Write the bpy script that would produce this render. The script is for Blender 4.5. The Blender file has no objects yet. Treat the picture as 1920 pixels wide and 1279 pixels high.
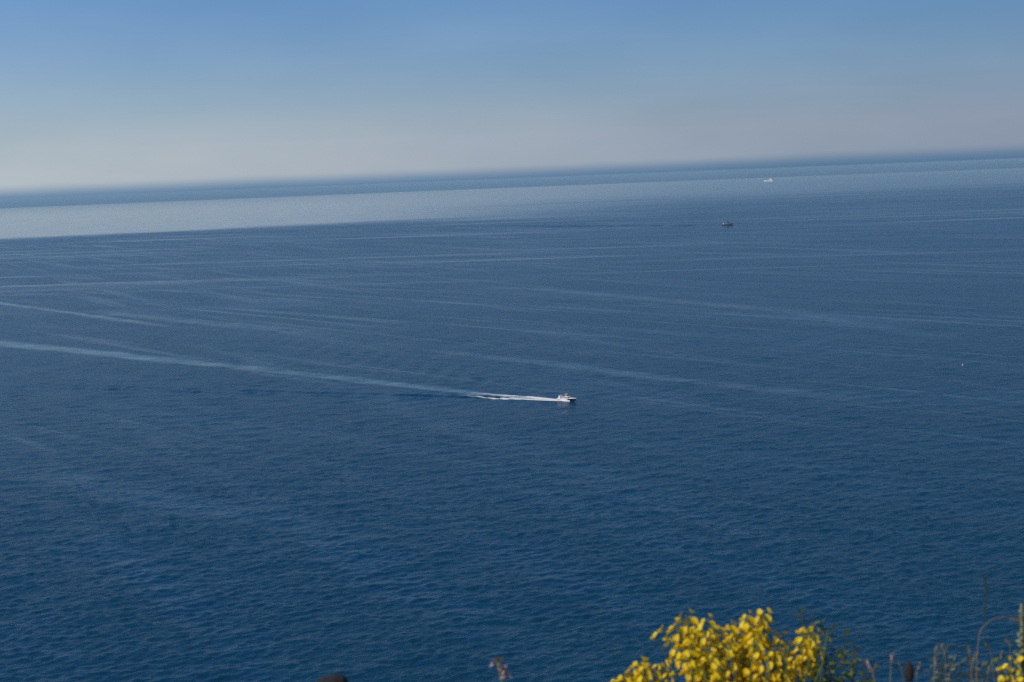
import bpy, bmesh, math, random
import numpy as np
from mathutils import Vector, Matrix, noise

rnd = random.Random(7)
PI = math.pi
scene = bpy.context.scene
COL = scene.collection
H = 130.0            # eye height above the sea
RE = 6371000.0       # radius of the earth: the sea curves away below a true horizon

# ------------------------------------------------------------------ camera
cd = bpy.data.cameras.new('camera')
cam = bpy.data.objects.new('camera', cd)
COL.objects.link(cam)
scene.camera = cam
cd.sensor_width = 36.0
cd.lens = 50.0
cd.clip_start = 0.1
cd.clip_end = 120000
cam.location = (0, 0, H)
pitch, roll = math.radians(6.514), math.radians(2.267)
f = Vector((0, math.cos(pitch), -math.sin(pitch)))
r0 = Vector((1, 0, 0))
u0 = r0.cross(f)
c_, s_ = math.cos(roll), math.sin(roll)
right = r0 * c_ - u0 * s_
up = r0 * s_ + u0 * c_
cam.rotation_euler = Matrix((right, up, -f)).transposed().to_euler()
cd.dof.use_dof = True
cd.dof.focus_distance = 900.0
cd.dof.aperture_fstop = 5.6

# ------------------------------------------------------------------ sky and sun
SUN_AZ, SUN_EL = math.radians(-124), math.radians(42)      # azimuth from +Y towards +X
sunv = Vector((math.sin(SUN_AZ) * math.cos(SUN_EL), math.cos(SUN_AZ) * math.cos(SUN_EL), math.sin(SUN_EL)))
world = bpy.data.worlds.new('World')
scene.world = world
world.use_nodes = True
W = world.node_tree
W.nodes.clear()


def N(nt, t, **kw):
    n = nt.nodes.new(t)
    for k, v in kw.items():
        if k.startswith('i_'):
            n.inputs[k[2:].replace('_', ' ')].default_value = v
        else:
            setattr(n, k, v)
    return n


def M(nt, op, a, b=None, c=None, clamp=False):
    n = nt.nodes.new('ShaderNodeMath')
    n.operation = op
    n.use_clamp = clamp
    for i, x in enumerate((a, b, c)):
        if x is None:
            continue
        if isinstance(x, (int, float)):
            n.inputs[i].default_value = x
        else:
            nt.links.new(x, n.inputs[i])
    return n.outputs[0]


def MR(nt, x, a, b, c=0.0, d=1.0, smooth=True):
    n = nt.nodes.new('ShaderNodeMapRange')
    n.interpolation_type = 'SMOOTHSTEP' if smooth else 'LINEAR'
    nt.links.new(x, n.inputs[0])
    for i, v in zip((1, 2, 3, 4), (a, b, c, d)):
        n.inputs[i].default_value = v
    return n.outputs[0]


def MIX(nt, fac, a, b, blend='MIX'):
    n = nt.nodes.new('ShaderNodeMix')
    n.data_type = 'RGBA'
    n.blend_type = blend
    n.clamp_factor = True
    for i, x in ((0, fac), (6, a), (7, b)):
        if isinstance(x, (int, float)):
            n.inputs[i].default_value = x
        elif isinstance(x, tuple):
            n.inputs[i].default_value = (*x[:3], 1)
        else:
            nt.links.new(x, n.inputs[i])
    return n.outputs[2]


SKY_STRENGTH = 0.10
sky = N(W, 'ShaderNodeTexSky', sky_type='NISHITA', sun_disc=False, sun_elevation=SUN_EL,
        sun_rotation=SUN_AZ, air_density=1.0, dust_density=0.6, ozone_density=2.0, altitude=130)
tc = N(W, 'ShaderNodeTexCoord')
sep = N(W, 'ShaderNodeSeparateXYZ')
W.links.new(tc.outputs['Generated'], sep.inputs[0])
zz = sep.outputs[2]
# side towards the sun is paler
side = MR(W, sep.outputs[0], -0.45, 0.45, 1.0, 0.0, smooth=False)
skyb = MIX(W, 1.0, sky.outputs[0], MIX(W, side, (0.20, 0.42, 0.66), (0.29, 0.63, 1.08)), 'MULTIPLY')
hazeL = MIX(W, side, (2.25, 2.75, 3.85), (4.7, 5.35, 5.7))
hz = M(W, 'POWER', 2.718, M(W, 'MULTIPLY', M(W, 'MAXIMUM', M(W, 'ADD', zz, -0.03), 0.0), -15.0))
hz = M(W, 'MULTIPLY', hz, 0.95)
c1 = MIX(W, hz, skyb, hazeL)
# dark blue-grey haze layer lying on the horizon, soft top
mp = N(W, 'ShaderNodeMapping')
mp.inputs['Scale'].default_value = (2.2, 2.2, 9)
W.links.new(tc.outputs['Generated'], mp.inputs[0])
nz = N(W, 'ShaderNodeTexNoise', i_Scale=5.0, i_Detail=3.0)
W.links.new(mp.outputs[0], nz.inputs[0])
zb = M(W, 'ADD', zz, M(W, 'MULTIPLY', M(W, 'ADD', nz.outputs[0], -0.5), 0.002))
band = MR(W, M(W, 'ADD', zb, M(W, 'MULTIPLY', side, 0.0022)), 0.0016, 0.0116, 1.0, 0.0)
bandc = MIX(W, side, (0.85, 1.75, 3.0), (1.45, 2.6, 4.1))
bandc = MIX(W, MR(W, zb, -0.0062, 0.0030), MIX(W, side, (0.0, 0.40, 1.25), (0.55, 1.55, 2.9)), bandc)
c2 = MIX(W, M(W, 'MULTIPLY', band, 0.92), c1, bandc)
# very faint uneven veils of haze
nz2 = N(W, 'ShaderNodeTexNoise', i_Scale=3.0, i_Detail=4.0)
W.links.new(mp.outputs[0], nz2.inputs[0])
c3 = MIX(W, 1.0, c2, MIX(W, nz2.outputs[0], (0.84, 0.90, 0.93), (1.16, 1.10, 1.07)), 'MULTIPLY')
bg = N(W, 'ShaderNodeBackground')
bg.inputs[1].default_value = SKY_STRENGTH
W.links.new(c3, bg.inputs[0])
wo = N(W, 'ShaderNodeOutputWorld')
W.links.new(bg.outputs[0], wo.inputs[0])

sl = bpy.data.lights.new('sun', 'SUN')
sl.energy = 3.0
sl.angle = math.radians(0.53)
sl.color = (1.0, 0.93, 0.82)
so = bpy.data.objects.new('sun', sl)
so.rotation_euler = sunv.to_track_quat('Z', 'Y').to_euler()
so.location = sunv * 50 + Vector((0, 0, H))
COL.objects.link(so)

scene.view_settings.view_transform = 'Standard'
scene.view_settings.look = 'None'
scene.view_settings.exposure = 0.0
scene.view_settings.gamma = 1.0
scene.view_settings.use_curve_mapping = False
scene.render.engine = 'CYCLES'
scene.cycles.use_denoising = False
scene.cycles.max_bounces = 6
scene.cycles.sample_clamp_indirect = 4.0

# ------------------------------------------------------------------ helpers


def tag(o, label=None, cat=None, group=None, kind=None):
    for k, v in (('label', label), ('category', cat), ('group', group), ('kind', kind)):
        if v:
            o[k] = v
    return o


def empty(name, loc, rz=0.0):
    o = bpy.data.objects.new(name, None)
    o.location = loc
    o.rotation_euler.z = rz
    o.empty_display_size = 0.2
    COL.objects.link(o)
    return o


def link(name, me, mat, parent=None, loc=None, smooth=False):
    o = bpy.data.objects.new(name, me)
    if mat is not None and not me.materials:
        for m in (mat if isinstance(mat, (list, tuple)) else [mat]):
            me.materials.append(m)
    if parent is not None:
        o.parent = parent
    if loc is not None:
        o.location = loc
    if smooth:
        me.polygons.foreach_set('use_smooth', [True] * len(me.polygons))
    COL.objects.link(o)
    return o


class MB:
    """collects verts and faces for one mesh"""

    def __init__(self):
        self.v, self.f = [], []

    def add(self, vs, fs):
        k = len(self.v)
        self.v += [tuple(p) for p in vs]
        self.f += [tuple(i + k for i in q) for q in fs]
        return self

    def box(self, x0, x1, y0, y1, z0, z1, tx=0.0, ty=0.0, rake=0.0, rakeb=0.0):
        """box whose top is inset by tx, ty; rake leans the +x face back, rakeb the -x face forward"""
        vs = [(x0, y0, z0), (x1, y0, z0), (x1, y1, z0), (x0, y1, z0),
              (x0 + tx + rakeb, y0 + ty, z1), (x1 - tx - rake, y0 + ty, z1),
              (x1 - tx - rake, y1 - ty, z1), (x0 + tx + rakeb, y1 - ty, z1)]
        return self.add(vs, [(3, 2, 1, 0), (4, 5, 6, 7), (0, 1, 5, 4), (1, 2, 6, 5), (2, 3, 7, 6), (3, 0, 4, 7)])

    def tube(self, pts, rads, n=6):
        pts = [Vector(p) for p in pts]
        if isinstance(rads, (int, float)):
            rads = [rads] * len(pts)
        vs, fs = [], []
        for i, p in enumerate(pts):
            t = (pts[min(i + 1, len(pts) - 1)] - pts[max(i - 1, 0)]).normalized()
            a = t.orthogonal().normalized() if i == 0 else (a - t * a.dot(t)).normalized()
            b = t.cross(a)
            for k in range(n):
                an = 2 * PI * k / n
                vs.append(p + (a * math.cos(an) + b * math.sin(an)) * rads[i])
        for i in range(len(pts) - 1):
            for k in range(n):
                k2 = (k + 1) % n
                fs.append((i * n + k, i * n + k2, (i + 1) * n + k2, (i + 1) * n + k))
        fs.append(tuple(range(n))[::-1])
        fs.append(tuple((len(pts) - 1) * n + k for k in range(n)))
        return self.add(vs, fs)

    def lathe(self, prof, n=12, c=(0, 0, 0)):
        vs, fs = [], []
        for (r, z) in prof:
            for k in range(n):
                an = 2 * PI * k / n
                vs.append((c[0] + r * math.cos(an), c[1] + r * math.sin(an), c[2] + z))
        for i in range(len(prof) - 1):
            for k in range(n):
                k2 = (k + 1) % n
                fs.append((i * n + k, i * n + k2, (i + 1) * n + k2, (i + 1) * n + k))
        fs.append(tuple(range(n))[::-1])
        fs.append(tuple((len(prof) - 1) * n + k for k in range(n)))
        return self.add(vs, fs)

    def mesh(self, name):
        me = bpy.data.meshes.new(name)
        me.from_pydata(self.v, [], self.f)
        me.update()
        return me

    def build(self, name, mat, parent=None, loc=None, smooth=False):
        return link(name, self.mesh(name), mat, parent, loc, smooth)


def mat_simple(name, col, rough=0.5, metal=0.0, var=0.12, scale=3.0, trans=0.0, bump=0.0):
    m = bpy.data.materials.new(name)
    m.use_nodes = True
    nt = m.node_tree
    p = nt.nodes['Principled BSDF']
    p.inputs['Roughness'].default_value = rough
    p.inputs['Metallic'].default_value = metal
    t = N(nt, 'ShaderNodeTexCoord')
    nz = N(nt, 'ShaderNodeTexNoise', i_Scale=scale, i_Detail=4.0)
    nt.links.new(t.outputs['Object'], nz.inputs[0])
    a = tuple(max(0, x * (1 - var)) for x in col)
    b = tuple(min(1, x * (1 + var)) for x in col)
    cc = MIX(nt, nz.outputs[0], a, b)
    nt.links.new(cc, p.inputs['Base Color'])
    if bump:
        bn = N(nt, 'ShaderNodeBump', i_Strength=bump, i_Distance=0.01)
        nt.links.new(nz.outputs[0], bn.inputs['Height'])
        nt.links.new(bn.outputs[0], p.inputs['Normal'])
    if trans:
        tr = N(nt, 'ShaderNodeBsdfTranslucent')
        nt.links.new(cc, tr.inputs[0])
        mx = N(nt, 'ShaderNodeMixShader')
        mx.inputs[0].default_value = trans
        nt.links.new(p.outputs[0], mx.inputs[1])
        nt.links.new(tr.outputs[0], mx.inputs[2])
        nt.links.new(mx.outputs[0], nt.nodes['Material Output'].inputs[0])
    return m


MT = dict(
    white=mat_simple('white_gelcoat', (0.78, 0.78, 0.75), 0.3, var=0.05),
    cream=mat_simple('cream_deck', (0.62, 0.57, 0.48), 0.6, var=0.08),
    navy=mat_simple('dark_hull_paint', (0.010, 0.014, 0.028), 0.5, var=0.2),
    glass=mat_simple('dark_glazing', (0.015, 0.018, 0.022), 0.35, var=0.1),
    red=mat_simple('faded_red_canvas', (0.42, 0.10, 0.07), 0.8, var=0.25),
    skin=mat_simple('tanned_skin', (0.42, 0.24, 0.16), 0.6),
    shirt=mat_simple('dull_red_cloth', (0.30, 0.08, 0.06), 0.8),
    steel=mat_simple('steel', (0.55, 0.56, 0.58), 0.35, metal=0.8),
    grey=mat_simple('grey_ship_paint', (0.045, 0.06, 0.075), 0.6, var=0.2),
    grey2=mat_simple('mid_grey_ship_paint', (0.16, 0.18, 0.18), 0.6, var=0.2),
    dusty=mat_simple('reddish_brown_deck', (0.22, 0.13, 0.11), 0.7),
    buoy=mat_simple('pale_pink_buoy', (0.62, 0.48, 0.52), 0.5),
    flower=mat_simple('yellow_petal', (0.86, 0.60, 0.010), 0.55, var=0.12, scale=90, trans=0.25),
    broom=mat_simple('broom_stem', (0.075, 0.115, 0.028), 0.6, var=0.35, scale=25),
    dryst=mat_simple('dry_stalk', (0.20, 0.15, 0.08), 0.8, var=0.3, scale=40),
    dark=mat_simple('dark_seed_head', (0.022, 0.016, 0.012), 0.9, var=0.5, scale=200),
    leaf=mat_simple('olive_leaf', (0.05, 0.075, 0.022), 0.6, var=0.4, scale=30, trans=0.2),
    leafp=mat_simple('grey_green_leaf', (0.16, 0.19, 0.12), 0.7, var=0.3, scale=40, trans=0.15),
    leafy=mat_simple('yellow_green_leaf', (0.16, 0.20, 0.03), 0.6, var=0.35, scale=60, trans=0.3),
    pink=mat_simple('pale_pink_petal', (0.50, 0.33, 0.32), 0.6, var=0.2, scale=120, trans=0.2),
    brown=mat_simple('brown_bract', (0.20, 0.12, 0.03), 0.8, var=0.4, scale=120),
    bark=mat_simple('brown_twig', (0.05, 0.04, 0.028), 0.9, var=0.3, scale=50),
    post=mat_simple('weathered_black_wood', (0.016, 0.015, 0.012), 0.9, var=0.5, scale=60, bump=0.8),
    mull=mat_simple('pale_bract', (0.36, 0.34, 0.17), 0.8, var=0.25, scale=50, trans=0.1),
    strw=mat_simple('pale_straw', (0.24, 0.21, 0.12), 0.8, var=0.25, scale=50, trans=0.1),
)

# ------------------------------------------------------------------ sea
BOAT = Vector((30.5, 821.0, 0))
HEAD = math.radians(-41.0)                         # boat heading, from +X
rs = []
d = math.atan(H / 5.0)
rs = [5, 20, 60, 120, 180, 230, 270]
hor = math.sqrt(2 * H * RE)
t = math.atan(H / 300.0)
while True:
    m = math.tan(t)
    q = m * m - 2 * H / RE
    if q <= 0:
        break
    r = (m - math.sqrt(q)) * RE
    if r > 36000:
        break
    rs.append(r)
    t -= 0.00072
rs += [36500, 38500, 40700, 42500, 44500]
rs = np.array(rs)
fine = np.radians(np.arange(-27.0, 27.001, 0.06))
coarse = np.radians(np.arange(32.0, 329.0, 6.0))
az = np.concatenate([fine, coarse])
nr, na = len(rs), len(az)
RR, AA = np.meshgrid(rs, az, indexing='ij')
X = RR * np.sin(AA)
Y = RR * np.cos(AA)
Z = -RR ** 2 / (2 * RE)


def wave_tile(L, lmin, lmax, wind, spread, slope, seed, n=512):
    g = np.random.default_rng(seed)
    k1 = np.fft.fftfreq(n, L / n) * 2 * np.pi
    kx, ky = np.meshgrid(k1, k1, indexing='ij')
    k = np.hypot(kx, ky) + 1e-9
    lam = 2 * np.pi / k
    amp = np.where((lam > lmin) & (lam < lmax), k ** -1.9, 0)
    cs = (kx * math.cos(wind) + ky * math.sin(wind)) / k
    amp = amp * (0.25 + np.abs(cs) ** spread)
    h = np.fft.ifft2(amp * np.exp(2j * np.pi * g.random((n, n)))).real
    gx = np.gradient(h, L / n, axis=0)
    gy = np.gradient(h, L / n, axis=1)
    return h * (slope / math.sqrt((gx ** 2 + gy ** 2).mean()))


def sample(tile, L, x, y):
    n = tile.shape[0]
    u, v = (x / L * n) % n, (y / L * n) % n
    i, j = np.floor(u).astype(int) % n, np.floor(v).astype(int) % n
    fu, fv = u - np.floor(u), v - np.floor(v)
    i2, j2 = (i + 1) % n, (j + 1) % n
    return (tile[i, j] * (1 - fu) * (1 - fv) + tile[i2, j] * fu * (1 - fv)
            + tile[i, j2] * (1 - fu) * fv + tile[i2, j2] * fu * fv)


def fade(r, a, b):
    t = np.clip((r - a) / (b - a), 0, 1)
    return 1 - t * t * (3 - 2 * t)


WIND = math.radians(122)
fm = (np.abs(AA) < math.radians(27.5)) | (np.abs(AA) > 6.0)
Z = Z + sample(wave_tile(260, 2.0, 6.5, WIND, 1.5, 0.125, 3), 260, X, Y) * fade(RR, 420, 1000) * fm
Z = Z + sample(wave_tile(710, 7, 22, WIND - 0.35, 2, 0.036, 5), 710, X, Y) * fade(RR, 800, 2200) * fm
Z = Z + sample(wave_tile(2900, 22, 90, WIND + 0.5, 3, 0.008, 8), 2900, X, Y) * fade(RR, 1800, 5000) * fm
# the wake of the motor boat: both arms of the V
hx, hy = math.cos(HEAD), math.sin(HEAD)
S = -((X - BOAT.x) * hx + (Y - BOAT.y) * hy)
T = (X - BOAT.x) * hy - (Y - BOAT.y) * hx              # positive towards the camera's side
Sp = np.clip(S, 0, None)


def smooth01(x, a, b):
    t = np.clip((x - a) / (b - a), 0, 1)
    return t * t * (3 - 2 * t)


near_q = T - 0.33 * Sp + 5.0
lump = sample(wave_tile(400, 18, 70, HEAD, 0, 1.0, 21), 400, X, Y)
lump = np.clip(0.9 + lump / lump.std() * 0.28, 0, 1.6)
A = 0.75 * smooth01(S, 4, 40) * np.exp(-Sp / 260) * fm * lump
Z = Z + A * np.exp(-(near_q / 9.5) ** 2) * np.cos(2 * np.pi * (near_q * 0.98 + Sp * 0.03) / 12.5 + 0.8 * lump)
far_q = -T - 0.35 * Sp
A2 = 0.5 * lump * smooth01(S, 20, 90) * np.exp(-Sp / 320) * fm
Z = Z + A2 * np.exp(-(far_q / 22) ** 2) * np.cos(2 * np.pi * (Sp * 0.80 + T * 0.58) / 17.0)


def along(pts, widths, f_in, f_out, soft=0.6):
    """0..1 strength of a band of smoothed or churned water following a polyline over the sea"""
    best = np.zeros_like(X)
    L = [0.0]
    for a, b in zip(pts, pts[1:]):
        L.append(L[-1] + math.hypot(b[0] - a[0], b[1] - a[1]))
    wob = sample(WOB, 500, X, Y) * 3.0
    for k, (a, b) in enumerate(zip(pts, pts[1:])):
        dx, dy = b[0] - a[0], b[1] - a[1]
        ll = math.hypot(dx, dy)
        t = np.clip(((X - a[0]) * dx + (Y - a[1]) * dy) / ll ** 2, 0, 1)
        dist = np.hypot(X - a[0] - t * dx, Y - a[1] - t * dy)
        w = (widths[k] * (1 - t) + widths[k + 1] * t) * 0.5 * (1 + 0.12 * wob / 3.0)
        u = (L[k] + t * ll) / L[-1]
        v = 1 - smooth01(dist + 0.0 * wob, w * (1 - soft), w * (1 + soft))
        v = v * smooth01(u, 0, f_in) * (1 - smooth01(u, f_out, 1.0))
        best = np.maximum(best, v)
    return best * np.clip(0.85 + 0.13 * sample(WOB, 500, X * 1.7 + 90, Y * 1.7), 0.3, 1.1)


WOB = wave_tile(500, 25, 120, HEAD, 0, 1.0, 31)
WOB = WOB / WOB.std()
trail = along([(30, 822), (23, 827), (-11, 853), (-93, 935), (-178, 1019.5), (-305, 1138), (-465, 1287), (-640, 1440)],
              [3, 5, 11, 16, 19, 22, 25, 26], 0.01, 0.85, 0.45)
streak = along([(-900, 2150), (-643, 1789), (-355, 1412), (-330, 1378)], [16, 14, 12, 8], 0.1, 0.9)
streak = np.maximum(streak, 0.6 * along([(-480, 1640), (-421, 1540), (-250, 1340), (-118, 1211), (-60, 1160)], [20, 20, 18, 14, 8], 0.15, 0.5))
streak = np.maximum(streak, 0.75 * along([(-100, 1135), (-67, 1106), (20, 1000), (90, 909), (166, 819), (260, 705)], [8, 13, 17, 18, 18, 14], 0.2, 0.6))
streak = np.maximum(streak, 0.55 * along([(-255, 700), (-165, 605), (-76, 533), (-20, 470)], [20, 22, 20, 14], 0.2, 0.5, 0.8))
streak = np.maximum(streak, 0.55 * along([(-120, 1800), (28, 1680), (250, 1300), (344, 969), (370, 900)], [20, 26, 24, 22, 14], 0.2, 0.6, 0.8))
dark = 0.9 * along([(500, 3400), (300, 3625), (70, 3889), (-120, 4100)], [20, 50, 60, 60], 0.02, 0.5)
verts = np.stack([X, Y, Z], -1).reshape(-1, 3)
I, J = np.meshgrid(np.arange(nr - 1), np.arange(na), indexing='ij')
J2 = (J + 1) % na
quads = np.stack([I * na + J, (I + 1) * na + J, (I + 1) * na + J2, I * na + J2], -1).reshape(-1, 4)
quads = quads[:, ::-1]
me = bpy.data.meshes.new('sea')
me.vertices.add(len(verts))
me.vertices.foreach_set('co', verts.astype(np.float32).ravel())
me.loops.add(quads.size)
me.loops.foreach_set('vertex_index', quads.astype(np.int32).ravel())
me.polygons.add(len(quads))
me.polygons.foreach_set('loop_start', np.arange(0, quads.size, 4, dtype=np.int32))
me.polygons.foreach_set('use_smooth', np.ones(len(quads), dtype=bool))
me.update(calc_edges=True)
for nm, arr in (('trail', trail), ('streak', streak), ('ruffled', dark)):
    at_ = me.attributes.new(nm, 'FLOAT', 'POINT')
    at_.data.foreach_set('value', arr.astype(np.float32).ravel())


def water_nodes(nt, slick_extra=None):
    """deep blue sea: wind ripples as fine bump, calm slicks in rows along the wind"""
    geo = N(nt, 'ShaderNodeNewGeometry')
    pos = geo.outputs['Position']
    sp = N(nt, 'ShaderNodeSeparateXYZ')
    nt.links.new(pos, sp.inputs[0])
    x, y = sp.outputs[0], sp.outputs[1]
    r = M(nt, 'SQRT', M(nt, 'ADD', M(nt, 'MULTIPLY', x, x), M(nt, 'MULTIPLY', y, y)))

    def rot_noise(ang, sa, sb, detail=3.0, seed=0.0, rough=0.5):
        """noise stretched along direction ang (radians from +X)"""
        ca, sn = math.cos(ang), math.sin(ang)
        a = M(nt, 'ADD', M(nt, 'MULTIPLY', x, ca / sa), M(nt, 'MULTIPLY', y, sn / sa))
        b = M(nt, 'ADD', M(nt, 'MULTIPLY', x, -sn / sb), M(nt, 'MULTIPLY', y, ca / sb))
        cb = N(nt, 'ShaderNodeCombineXYZ')
        nt.links.new(a, cb.inputs[0])
        nt.links.new(b, cb.inputs[1])
        cb.inputs[2].default_value = seed
        n = N(nt, 'ShaderNodeTexNoise', i_Scale=1.0, i_Detail=detail, i_Roughness=rough)
        nt.links.new(cb.outputs[0], n.inputs[0])
        return n.outputs[0]

    # wind rows of smoother water
    rows = rot_noise(math.radians(-50), 330, 15, 3.0, 21.3)
    patch = rot_noise(math.radians(-35), 500, 140, 2.0, 7.7)
    rows2 = rot_noise(math.radians(-62), 700, 34, 4.0, 44.1)
    s1 = MR(nt, rows, 0.50, 0.72)
    s1 = M(nt, 'MULTIPLY', s1, MR(nt, patch, 0.42, 0.62, 0.1, 0.75))
    s2 = M(nt, 'MULTIPLY', MR(nt, rows2, 0.52, 0.74), 0.55)
    sl_ = M(nt, 'MAXIMUM', s1, s2)
    # long thin calm streaks lying across the far water
    rows3 = rot_noise(math.radians(-8), 1100, 75, 4.0, 9.9, 0.6)
    s3 = M(nt, 'MULTIPLY', M(nt, 'MULTIPLY', MR(nt, rows3, 0.50, 0.70), MR(nt, r, 1300, 2300)), 0.85)
    sl_ = M(nt, 'MAXIMUM', sl_, s3)
    # the calm pale belt that starts five kilometres out, strongest to the left
    xr = M(nt, 'DIVIDE', x, M(nt, 'MAXIMUM', y, 1.0))
    edge = rot_noise(math.radians(4), 1500, 500, 4.0, 2.2)
    rr = M(nt, 'ADD', r, M(nt, 'MULTIPLY', M(nt, 'ADD', edge, -0.5), M(nt, 'ADD', 900.0, MR(nt, xr, -0.2, 0.25, 0.0, 3200.0))))
    belt = MR(nt, rr, 4650, 5150)
    mott = rot_noise(math.radians(2), 2600, 420, 5.0, 15.5, 0.62)
    soft = M(nt, 'MULTIPLY', MR(nt, rr, 3300, 9500), MR(nt, M(nt, 'ADD', mott, MR(nt, r, 3500, 12000, 0.0, 0.3)), 0.40, 0.66))
    rt_ = MR(nt, xr, -0.12, 0.16)
    belt = M(nt, 'ADD', M(nt, 'MULTIPLY', belt, M(nt, 'SUBTRACT', 1.0, rt_)), M(nt, 'MULTIPLY', soft, rt_))
    belt = M(nt, 'MULTIPLY', belt, MR(nt, xr, -0.20, 0.28, 1.0, 0.5))
    slick = M(nt, 'MAXIMUM', sl_, belt)
    tr_ = N(nt, 'ShaderNodeAttribute', attribute_name='trail').outputs['Fac']
    st_ = N(nt, 'ShaderNodeAttribute', attribute_name='streak').outputs['Fac']
    dk_ = N(nt, 'ShaderNodeAttribute', attribute_name='ruffled').outputs['Fac']
    slick = M(nt, 'MAXIMUM', slick, M(nt, 'MAXIMUM', tr_, st_))
    slick = M(nt, 'MULTIPLY', slick, M(nt, 'SUBTRACT', 1.0, dk_))
    rough_patch = rot_noise(math.radians(-44), 240, 60, 5.0, 12.0)

    p = N(nt, 'ShaderNodeBsdfPrincipled')
    p.inputs['IOR'].default_value = 1.333
    base = MIX(nt, rough_patch, (0.001, 0.035, 0.068), (0.003, 0.050, 0.094))
    base = MIX(nt, tr_, base, (0.035, 0.105, 0.135))        # air bubbles churned into the wake
    base = MIX(nt, M(nt, 'MULTIPLY', st_, 0.5), base, (0.02, 0.075, 0.115))
    nt.links.new(base, p.inputs['Base Color'])
    ro = M(nt, 'SUBTRACT', M(nt, 'SUBTRACT', 0.25, M(nt, 'MULTIPLY', slick, 0.125)), M(nt, 'MULTIPLY', belt, 0.08))
    ro = M(nt, 'ADD', ro, M(nt, 'MULTIPLY', dk_, 0.12))
    nt.links.new(ro, p.inputs['Roughness'])
    # ripples
    n1 = rot_noise(math.radians(32), 2.6, 1.5, 3.0, 0.3, 0.6)
    n2 = rot_noise(math.radians(18), 9.0, 4.5, 3.0, 5.0, 0.55)
    hgt = M(nt, 'ADD', M(nt, 'MULTIPLY', n1, 0.52), M(nt, 'MULTIPLY', n2, 0.9))
    amp = M(nt, 'MULTIPLY', M(nt, 'SUBTRACT', 1.0, M(nt, 'MULTIPLY', slick, 0.75)), MR(nt, rough_patch, 0.32, 0.68, 0.65, 1.6))
    b = N(nt, 'ShaderNodeBump')
    b.inputs['Distance'].default_value = 1.0
    b.inputs['Strength'].default_value = 1.0
    nt.links.new(M(nt, 'MULTIPLY', hgt, amp), b.inputs['Height'])
    nt.links.new(b.outputs[0], p.inputs['Normal'])
    return p, slick


mw = bpy.data.materials.new('sea_water')
mw.use_nodes = True
nt = mw.node_tree
nt.nodes.clear()
p_, _ = water_nodes(nt)
o_ = N(nt, 'ShaderNodeOutputMaterial')
nt.links.new(p_.outputs[0], o_.inputs[0])
sea = link('sea', me, mw)
tag(sea, 'deep blue rippled sea reaching to the hazy horizon', kind='structure')

# ------------------------------------------------------------------ cliff top, below the frame
gx = np.concatenate([np.linspace(-420, -14, 60), np.linspace(-12, 12, 70), np.linspace(14, 420, 60)])
gy = np.concatenate([np.linspace(-60, -5, 12), np.linspace(-4, 9, 50), np.linspace(10, 175, 60)])
tv, tf = [], []
for j, yy in enumerate(gy):
    for i, xx in enumerate(gx):
        n = noise.fractal(Vector((xx * 0.04, yy * 0.04, 0)), 1.0, 2.0, 4)
        if yy <= 5.2:
            z = 127.6 + 0.05 * noise.noise(Vector((xx * 1.3, yy * 1.3, 3)))
        else:
            k = yy - 5.2
            z = 127.6 - k * 0.98 + n * min(k * 0.25, 6) - abs(n) * min(k * 0.1, 3)
        tv.append((xx, yy, max(z, -8)))
ng = len(gx)
for j in range(len(gy) - 1):
    for i in range(ng - 1):
        tf.append((j * ng + i, j * ng + i + 1, (j + 1) * ng + i + 1, (j + 1) * ng + i))
def vary_petals():
    """each bloom its own yellow: fresh lemon to deeper, a few fading brown"""
    nt = MT['flower'].node_tree
    mixn = [n for n in nt.nodes if n.type == 'MIX' and n.data_type == 'RGBA'][0]
    oi = N(nt, 'ShaderNodeObjectInfo')
    tint = MIX(nt, oi.outputs['Random'], (0.92, 0.74, 0.015), (0.86, 0.55, 0.006))
    old = MR(nt, oi.outputs['Random'], 0.95, 1.0)
    tint = MIX(nt, old, tint, (0.42, 0.22, 0.02))
    links = [l for l in nt.links if l.from_node == mixn]
    tos = [l.to_socket for l in links]
    out = MIX(nt, 0.6, mixn.outputs[2], tint)
    for t in tos:
        nt.links.new(out, t)


vary_petals()
gm = mat_simple('dry_earth', (0.20, 0.16, 0.10), 0.95, var=0.5, scale=1.5, bump=0.6)
tm = bpy.data.meshes.new('cliff')
tm.from_pydata(tv, [], tf)
cl = link('cliff', tm, gm, smooth=True)
tag(cl, 'dry earth verge and rocky slope falling to the sea', kind='structure')

# ------------------------------------------------------------------ sea air
hzb = MB().lathe([(45800, -170), (45800, 133.0)], 48)
mh = bpy.data.materials.new('sea_haze')
mh.use_nodes = True
nt = mh.node_tree
nt.nodes.clear()
pv = N(nt, 'ShaderNodeVolumePrincipled')
pv.inputs['Color'].default_value = (0.62, 0.88, 1.0, 1)
pv.inputs['Density'].default_value = 1.5e-5
pv.inputs['Anisotropy'].default_value = -0.12
o_ = N(nt, 'ShaderNodeOutputMaterial')
nt.links.new(pv.outputs[0], o_.inputs['Volume'])
hz_o = hzb.build('haze', mh)
tag(hz_o, 'pale blue sea haze thickening towards the horizon', kind='stuff')

# ------------------------------------------------------------------ wake of the motor boat


def sea_z(x, y):
    rr, a = math.hypot(x, y), math.atan2(x, y)
    i = int(np.searchsorted(rs, rr)) - 1
    fj = (a - fine[0]) / (fine[1] - fine[0])
    if fj < 0 or fj >= len(fine) - 1 or i < 0:
        return -rr * rr / (2 * RE)
    j = int(fj)
    u, v = (rr - rs[i]) / (rs[i + 1] - rs[i]), fj - j
    return float(Z[i, j] * (1 - u) * (1 - v) + Z[i + 1, j] * u * (1 - v) + Z[i, j + 1] * (1 - u) * v + Z[i + 1, j + 1] * u * v)


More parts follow.
